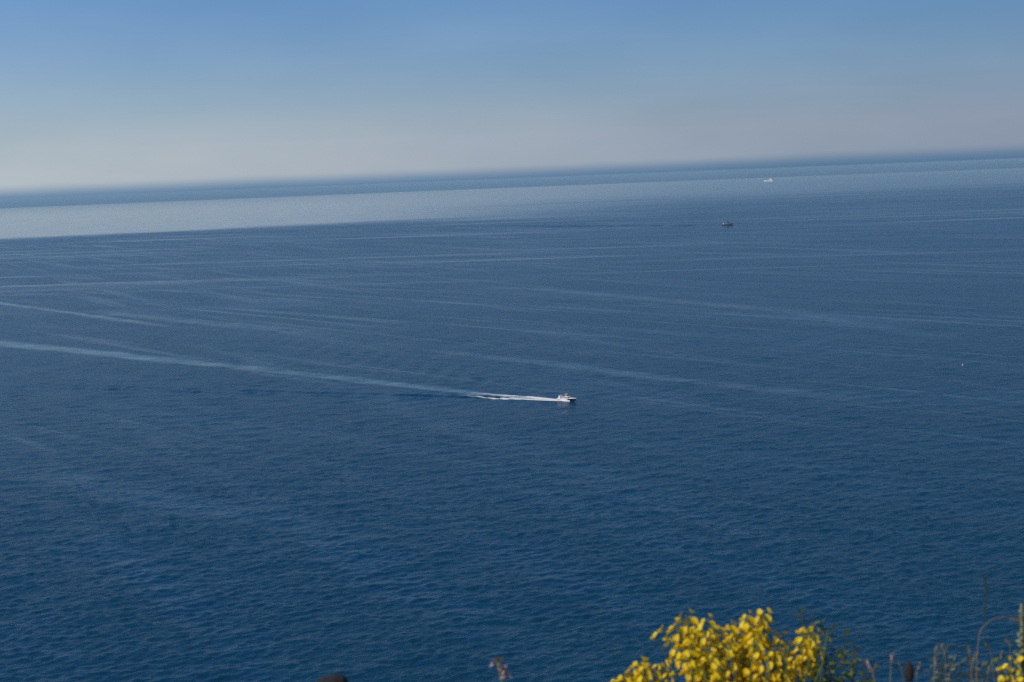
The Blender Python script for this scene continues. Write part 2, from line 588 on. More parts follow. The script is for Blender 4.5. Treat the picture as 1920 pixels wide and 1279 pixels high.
def ribbon(pts, widths, z, seg=4.0, nx=8, wob=0.0, seed=0):
    """a strip lying on the water; UV: u metres along, v 0..1 across"""
    pts = [Vector((p[0], p[1])) for p in pts]
    cum = [0]
    for a, b in zip(pts, pts[1:]):
        cum.append(cum[-1] + (b - a).length)
    total = cum[-1]
    n = max(2, int(total / seg))
    vs, uv = [], []
    for i in range(n + 1):
        s = total * i / n
        k = max(j for j in range(len(pts) - 1) if cum[j] <= s + 1e-6)
        t = (s - cum[k]) / (cum[k + 1] - cum[k])
        # Catmull-Rom through the points
        p0, p1, p2, p3 = pts[max(k - 1, 0)], pts[k], pts[k + 1], pts[min(k + 2, len(pts) - 1)]
        p = 0.5 * ((2 * p1) + (p2 - p0) * t + (2 * p0 - 5 * p1 + 4 * p2 - p3) * t * t + (3 * p1 - p0 - 3 * p2 + p3) * t ** 3)
        dd = (p2 - p1).normalized()
        nn = Vector((-dd.y, dd.x))
        w = widths[k] * (1 - t) + widths[k + 1] * t
        off = wob * noise.noise(Vector((s * 0.05, seed, 0)))
        for j in range(nx + 1):
            v = j / nx
            q = p + nn * ((v - 0.5) * w + off)
            vs.append((q.x, q.y, z + sea_z(q.x, q.y)))
            uv.append((s, v))
    fs = []
    for i in range(n):
        for j in range(nx):
            a = i * (nx + 1) + j
            fs.append((a, a + 1, a + nx + 2, a + nx + 1))
    me = bpy.data.meshes.new('ribbon')
    me.from_pydata(vs, [], fs)
    ul = me.uv_layers.new(name='UVMap')
    for lp in me.loops:
        ul.data[lp.index].uv = uv[lp.vertex_index]
    # faces up
    if me.polygons[0].normal.z < 0:
        me.flip_normals()
    return me


def foam_mat(name, length, dens, fade_in, col=(0.86, 0.85, 0.80), across=0.35):
    m = bpy.data.materials.new(name)
    m.use_nodes = True
    nt = m.node_tree
    nt.nodes.clear()
    uvn = N(nt, 'ShaderNodeTexCoord')
    s = N(nt, 'ShaderNodeSeparateXYZ')
    nt.links.new(uvn.outputs['UV'], s.inputs[0])
    u, v = s.outputs[0], s.outputs[1]
    vd = M(nt, 'ABSOLUTE', M(nt, 'ADD', v, -0.5))
    edge = MR(nt, vd, 0.5, 0.5 - across)
    al = MR(nt, u, 0, length, 1.0, 0.0, smooth=False)
    al = M(nt, 'POWER', al, fade_in)
    cb = N(nt, 'ShaderNodeCombineXYZ')
    nt.links.new(M(nt, 'MULTIPLY', u, 0.22), cb.inputs[0])
    nt.links.new(M(nt, 'MULTIPLY', v, 4.0), cb.inputs[1])
    nz = N(nt, 'ShaderNodeTexNoise', i_Scale=1.0, i_Detail=6.0, i_Roughness=0.65)
    nt.links.new(cb.outputs[0], nz.inputs[0])
    thr = M(nt, 'MULTIPLY', M(nt, 'MULTIPLY', edge, al), dens)
    a = MR(nt, M(nt, 'ADD', nz.outputs[0], thr), 0.70, 1.15)
    a = M(nt, 'MULTIPLY', a, MR(nt, thr, 0.0, 0.15))
    d = N(nt, 'ShaderNodeBsdfDiffuse')
    d.inputs[0].default_value = (*col, 1)
    tr = N(nt, 'ShaderNodeBsdfTransparent')
    mx = N(nt, 'ShaderNodeMixShader')
    nt.links.new(a, mx.inputs[0])
    nt.links.new(tr.outputs[0], mx.inputs[1])
    nt.links.new(d.outputs[0], mx.inputs[2])
    o = N(nt, 'ShaderNodeOutputMaterial')
    nt.links.new(mx.outputs[0], o.inputs[0])
    return m


wake = empty('boat_wake', (0, 0, 0))
tag(wake, 'white foaming wake trailing left from the white motor boat', kind='stuff')
fo_m = foam_mat('wake_foam', 84, 1.05, 0.8)
fo1 = ribbon([(26, 823), (12, 836), (2, 845), (-14, 857), (-38, 877)], [5, 8, 7, 5, 3.5], 0.14, 1.5, 8, 1.2, 4)
w_f1 = link('foam_stream', fo1, fo_m, wake)
fo2 = ribbon([(28, 820), (17, 824.5), (6, 831.5), (-4, 838), (-16, 845), (-38, 860)], [4.5, 5.5, 5, 3.5, 2.6, 2], 0.18, 1.5, 8, 1.0, 9)
w_f2 = link('foam_stream', fo2, fo_m, wake)
fo3 = ribbon([(26, 822), (14, 830), (-2, 842), (-24, 859), (-60, 893)], [5, 10, 12, 12, 9], 0.10, 1.5, 8, 1.0, 14)
w_f3 = link('churned_water', fo3, foam_mat('thin_foam', 100, 0.62, 0.9, (0.55, 0.62, 0.66)), wake)

# ------------------------------------------------------------------ hull builder


def hull_mesh(L, B, D, draft, sheer=0.4, flare=0.5, bow_len=0.45, n=16, rake=0.12):
    """returns MB: stern at x=-L/2, bow at +L/2; z=0 the waterline"""
    mb = MB()
    rings = []
    for i in range(n + 1):
        t = i / n
        x = -L / 2 + L * t
        k = max(0, (t - (1 - bow_len)) / bow_len)
        wt = B / 2 * (1 - k ** 2.2)                       # deck half width
        ww = B / 2 * 0.86 * max(0.0, 1 - k ** 1.5 * (1 + flare * 0.3))      # waterline half width
        zt = D + sheer * (t ** 2)
        zc = 0.12 * D
        xr = rake * L * k ** 3
        wt = max(wt, 0.02)
        ww = max(ww, 0.01)
        ring = [(x, 0, -draft), (x + 0.2 * xr, ww * 0.8, -draft * 0.3), (x + 0.35 * xr, ww, zc),
                (x + 0.75 * xr, ww + (wt - ww) * 0.55, zt * 0.62), (x + xr, wt, zt)]
        full = [(q[0], -q[1], q[2]) for q in ring[::-1]] + ring[1:]
        rings.append(full)
    m = len(rings[0])
    vs = [v for rg in rings for v in rg]
    fs = []
    for i in range(n):
        for j in range(m - 1):
            a = i * m + j
            fs.append((a, a + 1, a + m + 1, a + m))
    fs.append(tuple(range(m))[::-1])
    fs.append(tuple(n * m + j for j in range(m)))
    mb.add(vs, fs)
    deck_v, deck_f = [], []
    for rg in rings:
        p, q = rg[0], rg[-1]
        deck_v += [(p[0], p[1] * 0.97, p[2] - 0.06 * D), (q[0], q[1] * 0.97, q[2] - 0.06 * D)]
    for i in range(n):
        deck_f.append((2 * i, 2 * i + 2, 2 * i + 3, 2 * i + 1))
    rail = [Vector(rg[0]) for rg in rings], [Vector(rg[-1]) for rg in rings]
    return mb, (deck_v, deck_f), rail


# ------------------------------------------------------------------ white motor boat
mbt = empty('motor_boat', (BOAT.x, BOAT.y, -0.05 + 0.25), HEAD)
tag(mbt, 'white motor boat with dark bow speeding right at the head of its foaming wake', 'motor boat')
L = 14.5
hb, dk, rail = hull_mesh(L, 4.3, 1.35, 0.5, sheer=0.65, flare=0.9)
hull_o = hb.build('hull', MT['navy'], mbt, smooth=False)
MB().add(*dk).build('deck', MT['cream'], mbt)
for sgn, rl in zip((-1, 1), rail):
    MB().tube([p + Vector((0, 0, 0.02)) for p in rl], 0.09, 5).build('rubbing_strake', MT['white'], mbt)
# white band along the topsides from amidships aft
for sgn in (-1, 1):
    v = []
    for x in np.linspace(-7.2, 2.6, 8):
        v += [(x, sgn * 2.10, 0.42), (x, sgn * 2.2, 1.22)]
    b = MB().add(v, [(2 * i, 2 * i + 2, 2 * i + 3, 2 * i + 1) for i in range(7)])
    b.add([(q[0], q[1] + sgn * 0.03, q[2]) for q in v], [(2 * i, 2 * i + 1, 2 * i + 3, 2 * i + 2) for i in range(7)])
    b.build('side_panel', MT['white'], mbt)
cab = MB().box(-2.9, 3.4, -1.6, 1.6, 1.45, 2.05, 0.0, 0.05, rake=0.3).build('cabin', MT['white'], mbt)
MB().box(-2.6, 3.2, -1.52, 1.52, 2.052, 2.62, 0.02, 0.12, rake=1.0).build('window_band', MT['glass'], cab)
MB().box(-2.9, 2.5, -1.58, 1.58, 2.622, 2.80, 0.02, 0.08, rake=0.25).build('roof', MT['white'], cab)
MB().box(2.9, 5.2, -1.15, 1.15, 1.7, 2.15, 0.1, 0.25, rake=0.9).build('foredeck_trunk', MT['white'], mbt)
MB().box(-0.3, 2.0, -1.25, 1.25, 2.80, 3.25, 0.05, 0.1, rake=0.5).build('flybridge', MT['white'], mbt)
MB().box(0.9, 1.55, -1.1, 1.1, 3.252, 3.60, 0.02, 0.06, rake=0.4).build('windscreen', MT['glass'], mbt)
hd = MB().box(-0.9, 1.0, -1.2, 1.2, 4.2, 4.32, 0.05, 0.05).build('hardtop', MT['white'], mbt)
for sx in (-0.75, 0.8):
    for sy in (-1.05, 1.05):
        MB().tube([(sx, sy, 2.8), (sx + 0.05, sy, 4.2)], 0.05, 5).build('post', MT['steel'], mbt)
aw = MB().box(-4.9, -1.0, -1.5, 1.5, 3.05, 3.15, 0.05, 0.1).build('awning', MT['red'], mbt)
for sx in (-4.7, -3.0):
    for sy in (-1.4, 1.4):
        MB().tube([(sx, sy, 1.4), (sx, sy, 3.05)], 0.045, 5).build('post', MT['steel'], mbt)
# tender on chocks across the stern
td, tdk, _ = hull_mesh(2.6, 1.3, 0.5, 0.15, sheer=0.15, n=8)
tdo = td.build('tender', MT['white'], mbt, loc=(-5.6, 0.0, 2.55))
tdo.rotation_euler = (0, 0, PI / 2)
for y0 in (-1.5, 1.35):
    MB().box(-6.3, -4.8, y0, y0 + .15, 1.3, 2.5).build('stern_gantry', MT['white'], mbt)
mbt.scale = (.82, .82, .82)
MB().box(-7.9, -7.2, -1.9, 1.9, 0.3, 0.42).build('swim_platform', MT['cream'], mbt)
MB().tube([(-0.6, 0, 4.3), (-0.6, 0, 5.1)], [0.05, 0.02], 5).build('mast', MT['steel'], mbt)
MB().lathe([(0.02, 0), (0.28, 0.05), (0.3, 0.2), (0.2, 0.34), (0.02, 0.4)], 10, (-0.1, 0.6, 4.32)).build('radar_dome', MT['white'], mbt)
pr = MB()
pr.tube([(3.0, -1.85, 2.55), (5.2, -1.35, 2.65), (7.9, 0, 2.85), (5.2, 1.35, 2.65), (3.0, 1.85, 2.55)], 0.03, 4)
for (x, y) in ((3.0, 1.85), (5.2, 1.35), (6.6, 0.8)):
    for sg in (-1, 1):
        pr.tube([(x, sg * y, 1.75), (x, sg * y, 2.68)], 0.025, 4)
pr.build('bow_rail', MT['steel'], mbt)
# spray thrown off the chines
spv, spf = MB(), None
for sg in (-1, 1):
    vs, fs = [], []
    n = 18
    for i in range(n + 1):
        t = i / n
        x = 3.3 - 11.5 * t
        w = 0.35 + 1.9 * t ** 0.8 + 0.25 * noise.noise(Vector((t * 9, sg, 0)))
        h = 1.0 * math.sin(PI * min(1, t * 1.3 + 0.12)) ** 0.8 * (1 - 0.35 * t) + 0.25 * noise.noise(Vector((t * 14, sg, 5)))
        y0 = 1.55 if t > 0.25 else 0.9 + 2.6 * t
        for (a, b) in ((0.0, -0.25), (0.35, h * 0.65), (0.65, max(0.12, h)), (1.0, -0.22)):
            vs.append((x, sg * (y0 + a * w), b))
    for i in range(n):
        for j in range(3):
            a = i * 4 + j
            fs.append((a, a + 4, a + 5, a + 1) if sg < 0 else (a, a + 1, a + 5, a + 4))
    spv.add(vs, fs)
spo = spv.build('spray', mat_simple('white_spray', (0.82, 0.83, 0.83), 0.9, var=0.08, scale=2.0), wake, smooth=True)
spo.location = (BOAT.x, BOAT.y, 0)
spo.rotation_euler.z = HEAD


# people on board: each a continuous skinned figure
def person(loc, rz, sitting, shirt, label):
    root = empty('person', loc, rz)
    h = 1.72
    if sitting:
        J_ = dict(pel=(0, 0, .0), ch=(-.02, 0, .32), nk=(0, 0, .52), hd=(.02, 0, .66), tp=(.02, 0, .80),
                  ls=(0, .19, .47), le=(.06, .25, .22), lh=(.28, .2, .12), rs=(0, -.19, .47), re=(.06, -.25, .22), rh=(.28, -.2, .12),
                  lk=(.42, .11, .02), lf=(.44, .11, -.42), lt=(.58, .11, -.44), rk=(.42, -.11, .02), rf=(.44, -.11, -.42), rt=(.58, -.11, -.44))
    else:
        J_ = dict(pel=(0, 0, .92), ch=(0, 0, 1.25), nk=(0, 0, 1.45), hd=(.02, 0, 1.58), tp=(.02, 0, 1.72),
                  ls=(0, .2, 1.4), le=(.02, .27, 1.12), lh=(.12, .25, .88), rs=(0, -.2, 1.4), re=(.02, -.27, 1.12), rh=(.12, -.25, .88),
                  lk=(.03, .1, .48), lf=(0, .1, .06), lt=(.16, .1, .03), rk=(.03, -.1, .48), rf=(0, -.1, .06), rt=(.16, -.1, .03))
    names = list(J_)
    ed = [('pel', 'ch'), ('ch', 'nk'), ('nk', 'hd'), ('hd', 'tp'), ('nk', 'ls'), ('ls', 'le'), ('le', 'lh'), ('nk', 'rs'), ('rs', 're'), ('re', 'rh'),
          ('pel', 'lk'), ('lk', 'lf'), ('lf', 'lt'), ('pel', 'rk'), ('rk', 'rf'), ('rf', 'rt')]
    rad = dict(pel=.14, ch=.15, nk=.06, hd=.095, tp=.07, ls=.06, le=.045, lh=.035, rs=.06, re=.045, rh=.035,
               lk=.065, lf=.045, lt=.035, rk=.065, rf=.045, rt=.035)
    me = bpy.data.meshes.new('body')
    me.from_pydata([J_[k] for k in names], [(names.index(a), names.index(b)) for a, b in ed], [])
    o = link('body', me, MT['skin'], root)
    md = o.modifiers.new('skin', 'SKIN')
    for k, sv in zip(names, me.skin_vertices[0].data):
        sv.radius = (rad[k], rad[k])
        sv.use_root = (k == 'pel')
    z0, z1 = J_['pel'][2], J_['nk'][2]
    MB().lathe([(.16, z0 - .05), (.175, z0 + .12), (.20, z1 - .16), (.19, z1 - .05), (.07, z1)], 10).build('shirt', shirt, root, smooth=True)
    MB().lathe([(.10, 0), (.112, .05), (.09, .11), (.02, .14)], 8, (0.0, 0, J_['hd'][2] + .02)).build('hair', MT['bark'], root, smooth=True)
    tag(root, label, 'person')
    return root


def on_boat(x, y, z):
    c, s = math.cos(HEAD), math.sin(HEAD)
    x, y, z = x * .82, y * .82, z * .82
    return (BOAT.x + x * c - y * s, BOAT.y + x * s + y * c, z + 0.2)


person(on_boat(0.3, -0.5, 2.82), HEAD, False, MT['shirt'], 'person standing at the helm on the upper deck of the white motor boat')
person(on_boat(-6.5, -0.9, 1.72), HEAD, True, MT['red'], 'person in red sitting at the stern of the white motor boat')

# ------------------------------------------------------------------ dark grey boat, three kilometres out
gb = empty('patrol_boat', (521, 3380, -0.9), math.radians(-22))
gb.scale = (.95, .95, 1.3)
tag(gb, 'dark grey boat with a tall wheelhouse near the horizon, moving right', 'boat')
hb, dk, rail = hull_mesh(26, 6.0, 2.6, 1.0, sheer=1.4, flare=0.8)
hb.build('hull', MT['grey'], gb)
MB().add(*dk).build('deck', MT['grey'], gb)
MB().box(-6.5, 4.0, -2.3, 2.3, 2.5, 4.4, 0.2, 0.15).build('deckhouse', MT['grey2'], gb)
wh = MB().box(0.2, 5.0, -1.9, 1.9, 4.41, 7.2, 0.2, 0.2, rake=0.8).build('wheelhouse', MT['grey'], gb)
MB().box(0.1, 4.6, -1.84, 1.84, 5.7, 6.4, 0.0, 0.0).build('window', MT['glass'], wh)
MB().tube([(1.2, 0, 7.2), (0.8, 0, 11.5)], [0.22, 0.08], 6).build('mast', MT['grey'], gb)
MB().box(0.2, 1.6, -1.2, 1.2, 8.6, 8.85).build('radar', MT['grey'], gb)
MB().box(-11.0, -8.6, -1.6, 1.6, 2.5, 4.6, 0.2, 0.2).build('stern_locker', MT['white'], gb)
MB().box(-8.4, -6.8, -1.5, 1.5, 2.5, 3.9, 0.1, 0.1).build('winch', MT['dusty'], gb)
bw = MB()
for sg in (-1, 1):
    bw.tube([(9 - 2.2 * i, sg * (2.9 - 0.14 * max(0, i - 2) * 0 - max(0, 1.1 - 0.4 * i)), 3.1) for i in range(9)], 0.12, 4)
bw.build('bulwark_rail', MT['grey'], gb)

# ------------------------------------------------------------------ white ship on the horizon (bow to the left)
sh = empty('ship', (3100, 16850, -23.0), math.radians(162))
sh.scale = (1.0, 1.0, 1.3)
tag(sh, 'tiny white ship on the horizon at right, bow pointing left', 'ship')
hb, dk, rail = hull_mesh(104, 16, 9, 4, sheer=3, flare=0.4, bow_len=0.3)
hb.build('hull', MT['white'], sh)
MB().add(*dk).build('deck', MT['cream'], sh)
MB().box(-50, -47.5, -7, 7, 1, 24, 1, 1).build('stern_shade', MT['grey'], sh)  # dark grey plate painted in for the shaded right end of the ship
s1_ = MB().box(-38, 4, -7.4, 7.4, 8.5, 18, 1.5, 0.5, rake=3).build('superstructure', MT['white'], sh)
MB().box(-36, 1.5, -7.25, 7.25, 12, 13.2, 0, 0).build('window', MT['glass'], s1_)
s2_ = MB().box(-34, -6, -6.4, 6.4, 18.05, 28, 1.5, 0.6, rake=4).build('bridge', MT['white'], sh)
MB().box(-33, -7.6, -6.25, 6.25, 23, 24.6, 0.2, 0.2).build('window', MT['glass'], s2_)
MB().lathe([(3.6, 0), (3.4, 7), (2.8, 11)], 12, (-40, 0, 16)).build('funnel', MT['dusty'], sh)
MB().tube([(-20, 0, 28), (-21, 0, 38)], [0.9, 0.4], 6).build('mast', MT['dusty'], sh)

# ------------------------------------------------------------------ tiny speed boat far left, and the buoy
tb = empty('speed_boat', (-1183, 4717, -1.9), math.radians(-30))
tag(tb, 'tiny pale speed boat far off at left where the water turns dark', 'boat')
hb, dk, rail = hull_mesh(8.5, 2.8, 1.0, 0.4, sheer=0.4)
hb.build('hull', MT['grey2'], tb)
MB().add(*dk).build('deck', MT['cream'], tb)
MB().box(-1.2, 1.6, -0.95, 0.95, 0.95, 2.3, 0.1, 0.15, rake=0.9).build('cabin', MT['white'], tb)
MB().box(-4.4, -3.8, -0.5, 0.5, 0.1, 1.5, 0.1, 0.1).build('outboard_motor', MT['dark'], tb)

by = empty('buoy', (287.7, 901.7, -0.2))
tag(by, 'small round pale pink buoy floating alone at right', 'buoy')
MB().lathe([(0.05, -0.4), (0.35, -0.25), (0.5, 0.1), (0.44, 0.4), (0.26, 0.62), (0.1, 0.95)], 14).build('float', MT['buoy'], by, smooth=True)
MB().tube([(0, 0, 0.9), (0, 0, 1.35)], 0.06, 6).build('lifting_eye', MT['steel'], by)

# ------------------------------------------------------------------ foreground plants on the verge
GZ = 127.6


def flower_mesh(seed):
    """a broom flower: upright banner petal, two wings, keel and green calyx"""
    g = random.Random(seed)
    mb = MB()
    op = g.uniform(0.7, 1.2)
    # banner: a 4 x 3 grid bent back, notched
    vs, fs = [], []
    for i in range(4):
        for j in range(5):
            a = i / 3
            b = (j - 2) / 2
            w = (0.35 + 1.0 * math.sin(PI * (0.12 + 0.62 * a))) * 0.0078
            z = 0.003 + 0.020 * a - (0.0025 if (i == 3 and j == 2) else 0) - 0.0035 * b * b * a
            x = -0.0105 * op * a ** 1.6 + 0.0075 * b * b * g.uniform(.7, 1.3) + g.uniform(-.0006, .0006)
            vs.append((x, b * w, z))
    for i in range(3):
        for j in range(4):
            fs.append((i * 5 + j, i * 5 + j + 1, i * 5 + j + 6, i * 5 + j + 5))
    mb.add(vs, fs)
    for sg in (-1, 1):
        sp_ = g.uniform(0.5, 1.1)
        vs = [(0, sg * .001, .002), (.007, sg * .004 * sp_, .006), (.015, sg * .0065 * sp_, .005), (.019, sg * .005 * sp_, 0),
              (.014, sg * .0035 * sp_, -.004), (.006, sg * .002 * sp_, -.002)]
        mb.add(vs, [(0, 1, 5), (1, 2, 4, 5), (2, 3, 4)])
    mb.add([(0, 0, .001), (.008, .0022, 0), (.008, -.0022, 0), (.018, 0, .002), (.009, 0, -.005)],
           [(0, 2, 4), (0, 4, 1), (1, 4, 3), (2, 3, 4), (0, 1, 3, 2)])
    k = len(mb.f)
    mb.lathe([(.001, -.006), (.0026, -.003), (.0024, .003)], 5, (-.001, 0, 0))
    me = mb.mesh('flower')
    me.materials.append(MT['flower'])
    me.materials.append(MT['leafy'])
    for p in me.polygons:
        p.use_smooth = True
        if p.index >= k:
            p.material_index = 1
    return me


FL = [flower_mesh(i) for i in range(7)]


def broom(name, label, base, tips, cap, seed, fsize=1.25, dens=1.0, bare=()):
    """rush-like stems rising from base, each tip set with pea flowers"""
    g = random.Random(seed)
    root = empty(name, (base[0], base[1], GZ))
    tag(root, label, 'shrub')
    B = Vector((base[0], base[1], GZ))
    twigs = MB()
    nfl = 0
    spots = []
    for i, tp in enumerate(list(tips) + list(bare)):
        T_ = Vector(tp) - B
        foot = Vector((g.uniform(-.10, .10), g.uniform(-.10, .10), 0))
        bow = Vector((g.uniform(-.05, .05), g.uniform(-.05, .05), 0))
        pts = []
        for k in range(9):
            t = k / 8
            p = foot.lerp(T_, t)
            p.z = T_.z * (t ** 0.92)
            xy = (T_ - foot) * (t ** 1.35 - t)
            p.x += xy.x + bow.x * math.sin(PI * t)
            p.y += xy.y + bow.y * math.sin(PI * t)
            pts.append(p)
        rad = [0.0055 * (1 - 0.68 * k / 8) for k in range(9)]
        MB().tube(pts, rad, 5).build('stem', MT['broom'], root, smooth=True)
        # flowers along the last stretch
        if i >= len(tips):
            continue
        Lf = g.uniform(0.07, 0.20)
        n = int(g.uniform(7, 12) * dens * Lf / 0.17)
        end, prev = pts[-1], pts[-3]
        dirn = (end - prev).normalized()
        for q in range(n + 1):
            s = Lf * q / max(n, 1)
            an = q * 2.4 + g.uniform(-.5, .5)
            out = (dirn.orthogonal().normalized())
            out = Matrix.Rotation(an, 3, dirn) @ out
            c = end - dirn * s * 0.98 + out * g.uniform(0.009, 0.018)
            spots.append((c, out, dirn, g.uniform(0.8, 1.2) * fsize * (0.75 if q == 0 else 1)))
        # side twigs
        for _ in range(g.randint(2, 4)):
            t = g.uniform(0.55, 0.9)
            k = int(t * 8)
            a = pts[k].lerp(pts[k + 1], t * 8 - k)
            dd = (pts[k + 1] - pts[k]).normalized()
            o2 = Matrix.Rotation(g.uniform(0, 6.28), 3, dd) @ dd.orthogonal().normalized()
            ln = g.uniform(0.05, 0.13)
            e2 = a + dd * ln + o2 * ln * 0.4
            twigs.tube([a, a.lerp(e2, .5) + o2 * .006, e2], [0.0022, 0.0018, 0.001], 4)
            for q in range(g.randint(1, 3)):
                spots.append((e2 - (e2 - a) * 0.25 * q + o2 * 0.008, o2, dd, g.uniform(0.75, 1.1) * fsize))
    tw = twigs.build('twigs', MT['broom'], root)
    tw['kind'] = 'stuff'
    # those seen largest (highest) as parts, the rest as one
    spots.sort(key=lambda s: -s[0].z)
    rest = MB()
    for i, (c, out, dirn, sc) in enumerate(spots):
        xax = out
        zax = (dirn + out * 0.35 + Vector((g.uniform(-.5, .5), g.uniform(-.5, .5), g.uniform(-.3, .5)))).normalized()
        yax = zax.cross(xax).normalized()
        zax = xax.cross(yax)
        mt = Matrix((xax, yax, zax)).transposed().to_4x4()
        me = FL[g.randrange(len(FL))]
        M4 = Matrix.Translation(c) @ mt @ Matrix.Scale(sc, 4)
        if i < cap:
            o = bpy.data.objects.new('flower', me)
            o.parent = root
            o.matrix_local = M4
            COL.objects.link(o)
        else:
            rest.add([M4 @ v.co for v in me.vertices], [tuple(p.vertices) for p in me.polygons])
    if rest.v:
        ro_ = rest.build('flower_mass', MT['flower'], root)
        ro_['kind'] = 'stuff'
    return root


# main bush: tips given in metres at about four metres' distance
def tips_from(lst, y0=4.0):
    return [(x * (y0 + dy) / 4.0, y0 + dy, H + (z - H) * (y0 + dy) / 4.0) for x, z, dy in lst]


base_tips = [(.472, 128.728, .05), (.535, 128.712, .0), (.655, 128.714, -.04), (.690, 128.702, .03), (.700, 128.722, .08), (.445, 128.694, -.03), (.463, 128.680, .04),
             (.495, 128.686, .1), (.530, 128.690, -.06), (.560, 128.682, .02), (.600, 128.690, .0), (.625, 128.680, .07), (.650, 128.690, .04),
             (.715, 128.660, .05), (.740, 128.640, .02), (.435, 128.650, .05), (.805, 128.640, .0), (.822, 128.664, .04), (.845, 128.660, -.03), (.85, 128.62, .06),
             (.77, 128.62, .1), (.675, 128.64, -.1), (.665, 128.655, -.07), (.48, 128.64, -.05), (.60, 128.65, -.08), (.55, 128.65, -.02)]
bare = [(random.Random(i).uniform(.46, .90), random.Random(i + 50).uniform(128.53, 128.66), random.Random(i + 90).uniform(-.2, .2)) for i in range(40)]
g_ = random.Random(11)
for _ in range(14):
    x = g_.uniform(.47, .86)
    top = 128.66 if x < .72 else 128.61
    base_tips.append((x, g_.uniform(128.575, top), g_.uniform(-.16, .16)))
broom('broom_bush', 'broom bush covered in bright yellow flowers at the bottom edge, largest of the plants', (.66, 4.05), tips_from(base_tips), 300, 3, 0.86, 1.75, tips_from(bare))
lt = [(.335, 128.590, .0), (.318, 128.575, .03), (.352, 128.570, -.02), (.285, 128.545, .0), (.305, 128.545, .05), (.385, 128.575, .0), (.405, 128.572, .04), (.42, 128.545, -.03), (.37, 128.53, .02), (.33, 128.53, -.03), (.26, 128.53, .02)]
broom('broom_bush', 'small yellow flowering broom tuft just left of the large broom bush', (.345, 4.0), tips_from(lt), 300, 5, 0.86, 1.6)
rt = [(1.412, 128.546, .0), (1.405, 128.518, .03), (1.43, 128.535, .03), (1.45, 128.56, 0)]
broom('broom_bush', 'few yellow flowers at the right edge beside the pale mullein spike', (1.44, 4.0), tips_from(rt), 300, 8, 0.85, 0.8)


def leaf_mesh(l, w, fold=0.25, curl=0.2):
    vs, fs = [], []
    for i in range(5):
        t = i / 4
        ww = w * math.sin(PI * (0.06 + 0.9 * t)) ** 0.8
        z = -curl * l * t * t
        for b in (-1, 0, 1):
            vs.append((l * t, b * ww, z + fold * abs(b) * ww))
    for i in range(4):
        for j in range(2):
            a = i * 3 + j
            fs.append((a, a + 3, a + 4, a + 1))
    return vs, fs


def put_leaf(mb, at, dirn, l, w, g, upv=Vector((0, 0, 1))):
    vs, fs = leaf_mesh(l, w, g.uniform(.1, .4), g.uniform(0, .5))
    x = dirn.normalized()
    y = upv.cross(x)
    y = y.normalized() if y.length > 1e-3 else Vector((0, 1, 0))
    y = Matrix.Rotation(g.uniform(-.8, .8), 3, x) @ y
    z = x.cross(y)
    mt = Matrix((x, y, z)).transposed()
    mb.add([mt @ Vector(v) + at for v in vs], fs)


def curve_pts(p0, p1, bow, n=9, pw=1.0):
    p0, p1, bow = Vector(p0), Vector(p1), Vector(bow)
    return [p0.lerp(p1, (k / (n - 1)) ** pw) + bow * math.sin(PI * k / (n - 1)) for k in range(n)]


# leafy olive-brown shrub right of the broom
def shrub(label, base, ends, seed, leafmat, lsize=0.022, per=26, name='leafy_shrub'):
    g = random.Random(seed)
    root = empty(name, (base[0], base[1], GZ))
    tag(root, label, 'shrub')
    for e in ends:
        T_ = Vector((e[0] - base[0], e[1] - base[1], e[2] - GZ))
        pts = curve_pts((g.uniform(-.04, .04), g.uniform(-.04, .04), 0), T_, (g.uniform(-.04, .02), 0, 0))
        st = MB().tube(pts, [0.005 * (1 - .75 * k / 8) for k in range(9)], 5).build('stem', MT['bark'], root, smooth=True)
        for q in range(per):
            t = 1 - 0.34 * (q / per) ** 1.0
            k = min(7, int(t * 8))
            a = pts[k].lerp(pts[k + 1], t * 8 - k)
            dd = (pts[k + 1] - pts[k]).normalized()
            o2 = Matrix.Rotation(q * 2.4 + g.uniform(-.4, .4), 3, dd) @ dd.orthogonal().normalized()
            mb = MB()
            put_leaf(mb, Vector((0, 0, 0)), o2 + dd * 0.55, lsize * g.uniform(.7, 1.35), lsize * g.uniform(.17, .28), g, dd)
            mb.build('leaf', leafmat if g.random() < .75 else MT['leafy'], st, loc=a, smooth=True)
    return root


def fan(lst, y=4.1):
    return [(x * y / 4, y, H + (z - H) * y / 4) for x, z in lst]


shrub('thin olive leafy shrub leaning right of the large broom bush', (.92, 4.15),
      fan([(.808, 128.722), (.838, 128.712), (.868, 128.688), (.895, 128.67), (.93, 128.645), (.958, 128.63)]), 21, MT['leaf'], 0.026, 24)
shrub('low bright green leafy shrub between the broom bush and the dark seed head', (.90, 4.0),
      fan([(.875, 128.585), (.905, 128.575), (.93, 128.59), (.955, 128.565), (.985, 128.56), (.86, 128.555), (1.0, 128.53)], 4.0), 23, MT['leafy'], 0.03, 24)
shrub('sparse grey green shrub with thin twigs at the bottom right', (1.27, 4.2),
      fan([(1.20, 128.575), (1.235, 128.565), (1.27, 128.55), (1.30, 128.555), (1.33, 128.54), (1.36, 128.545), (1.18, 128.54), (1.22, 128.535), (1.25, 128.54), (1.29, 128.525), (1.32, 128.525), (1.345, 128.52), (1.385, 128.53), (1.40, 128.555), (1.42, 128.57), (1.43, 128.53)], 4.2), 25, MT['leafp'], 0.024, 16)

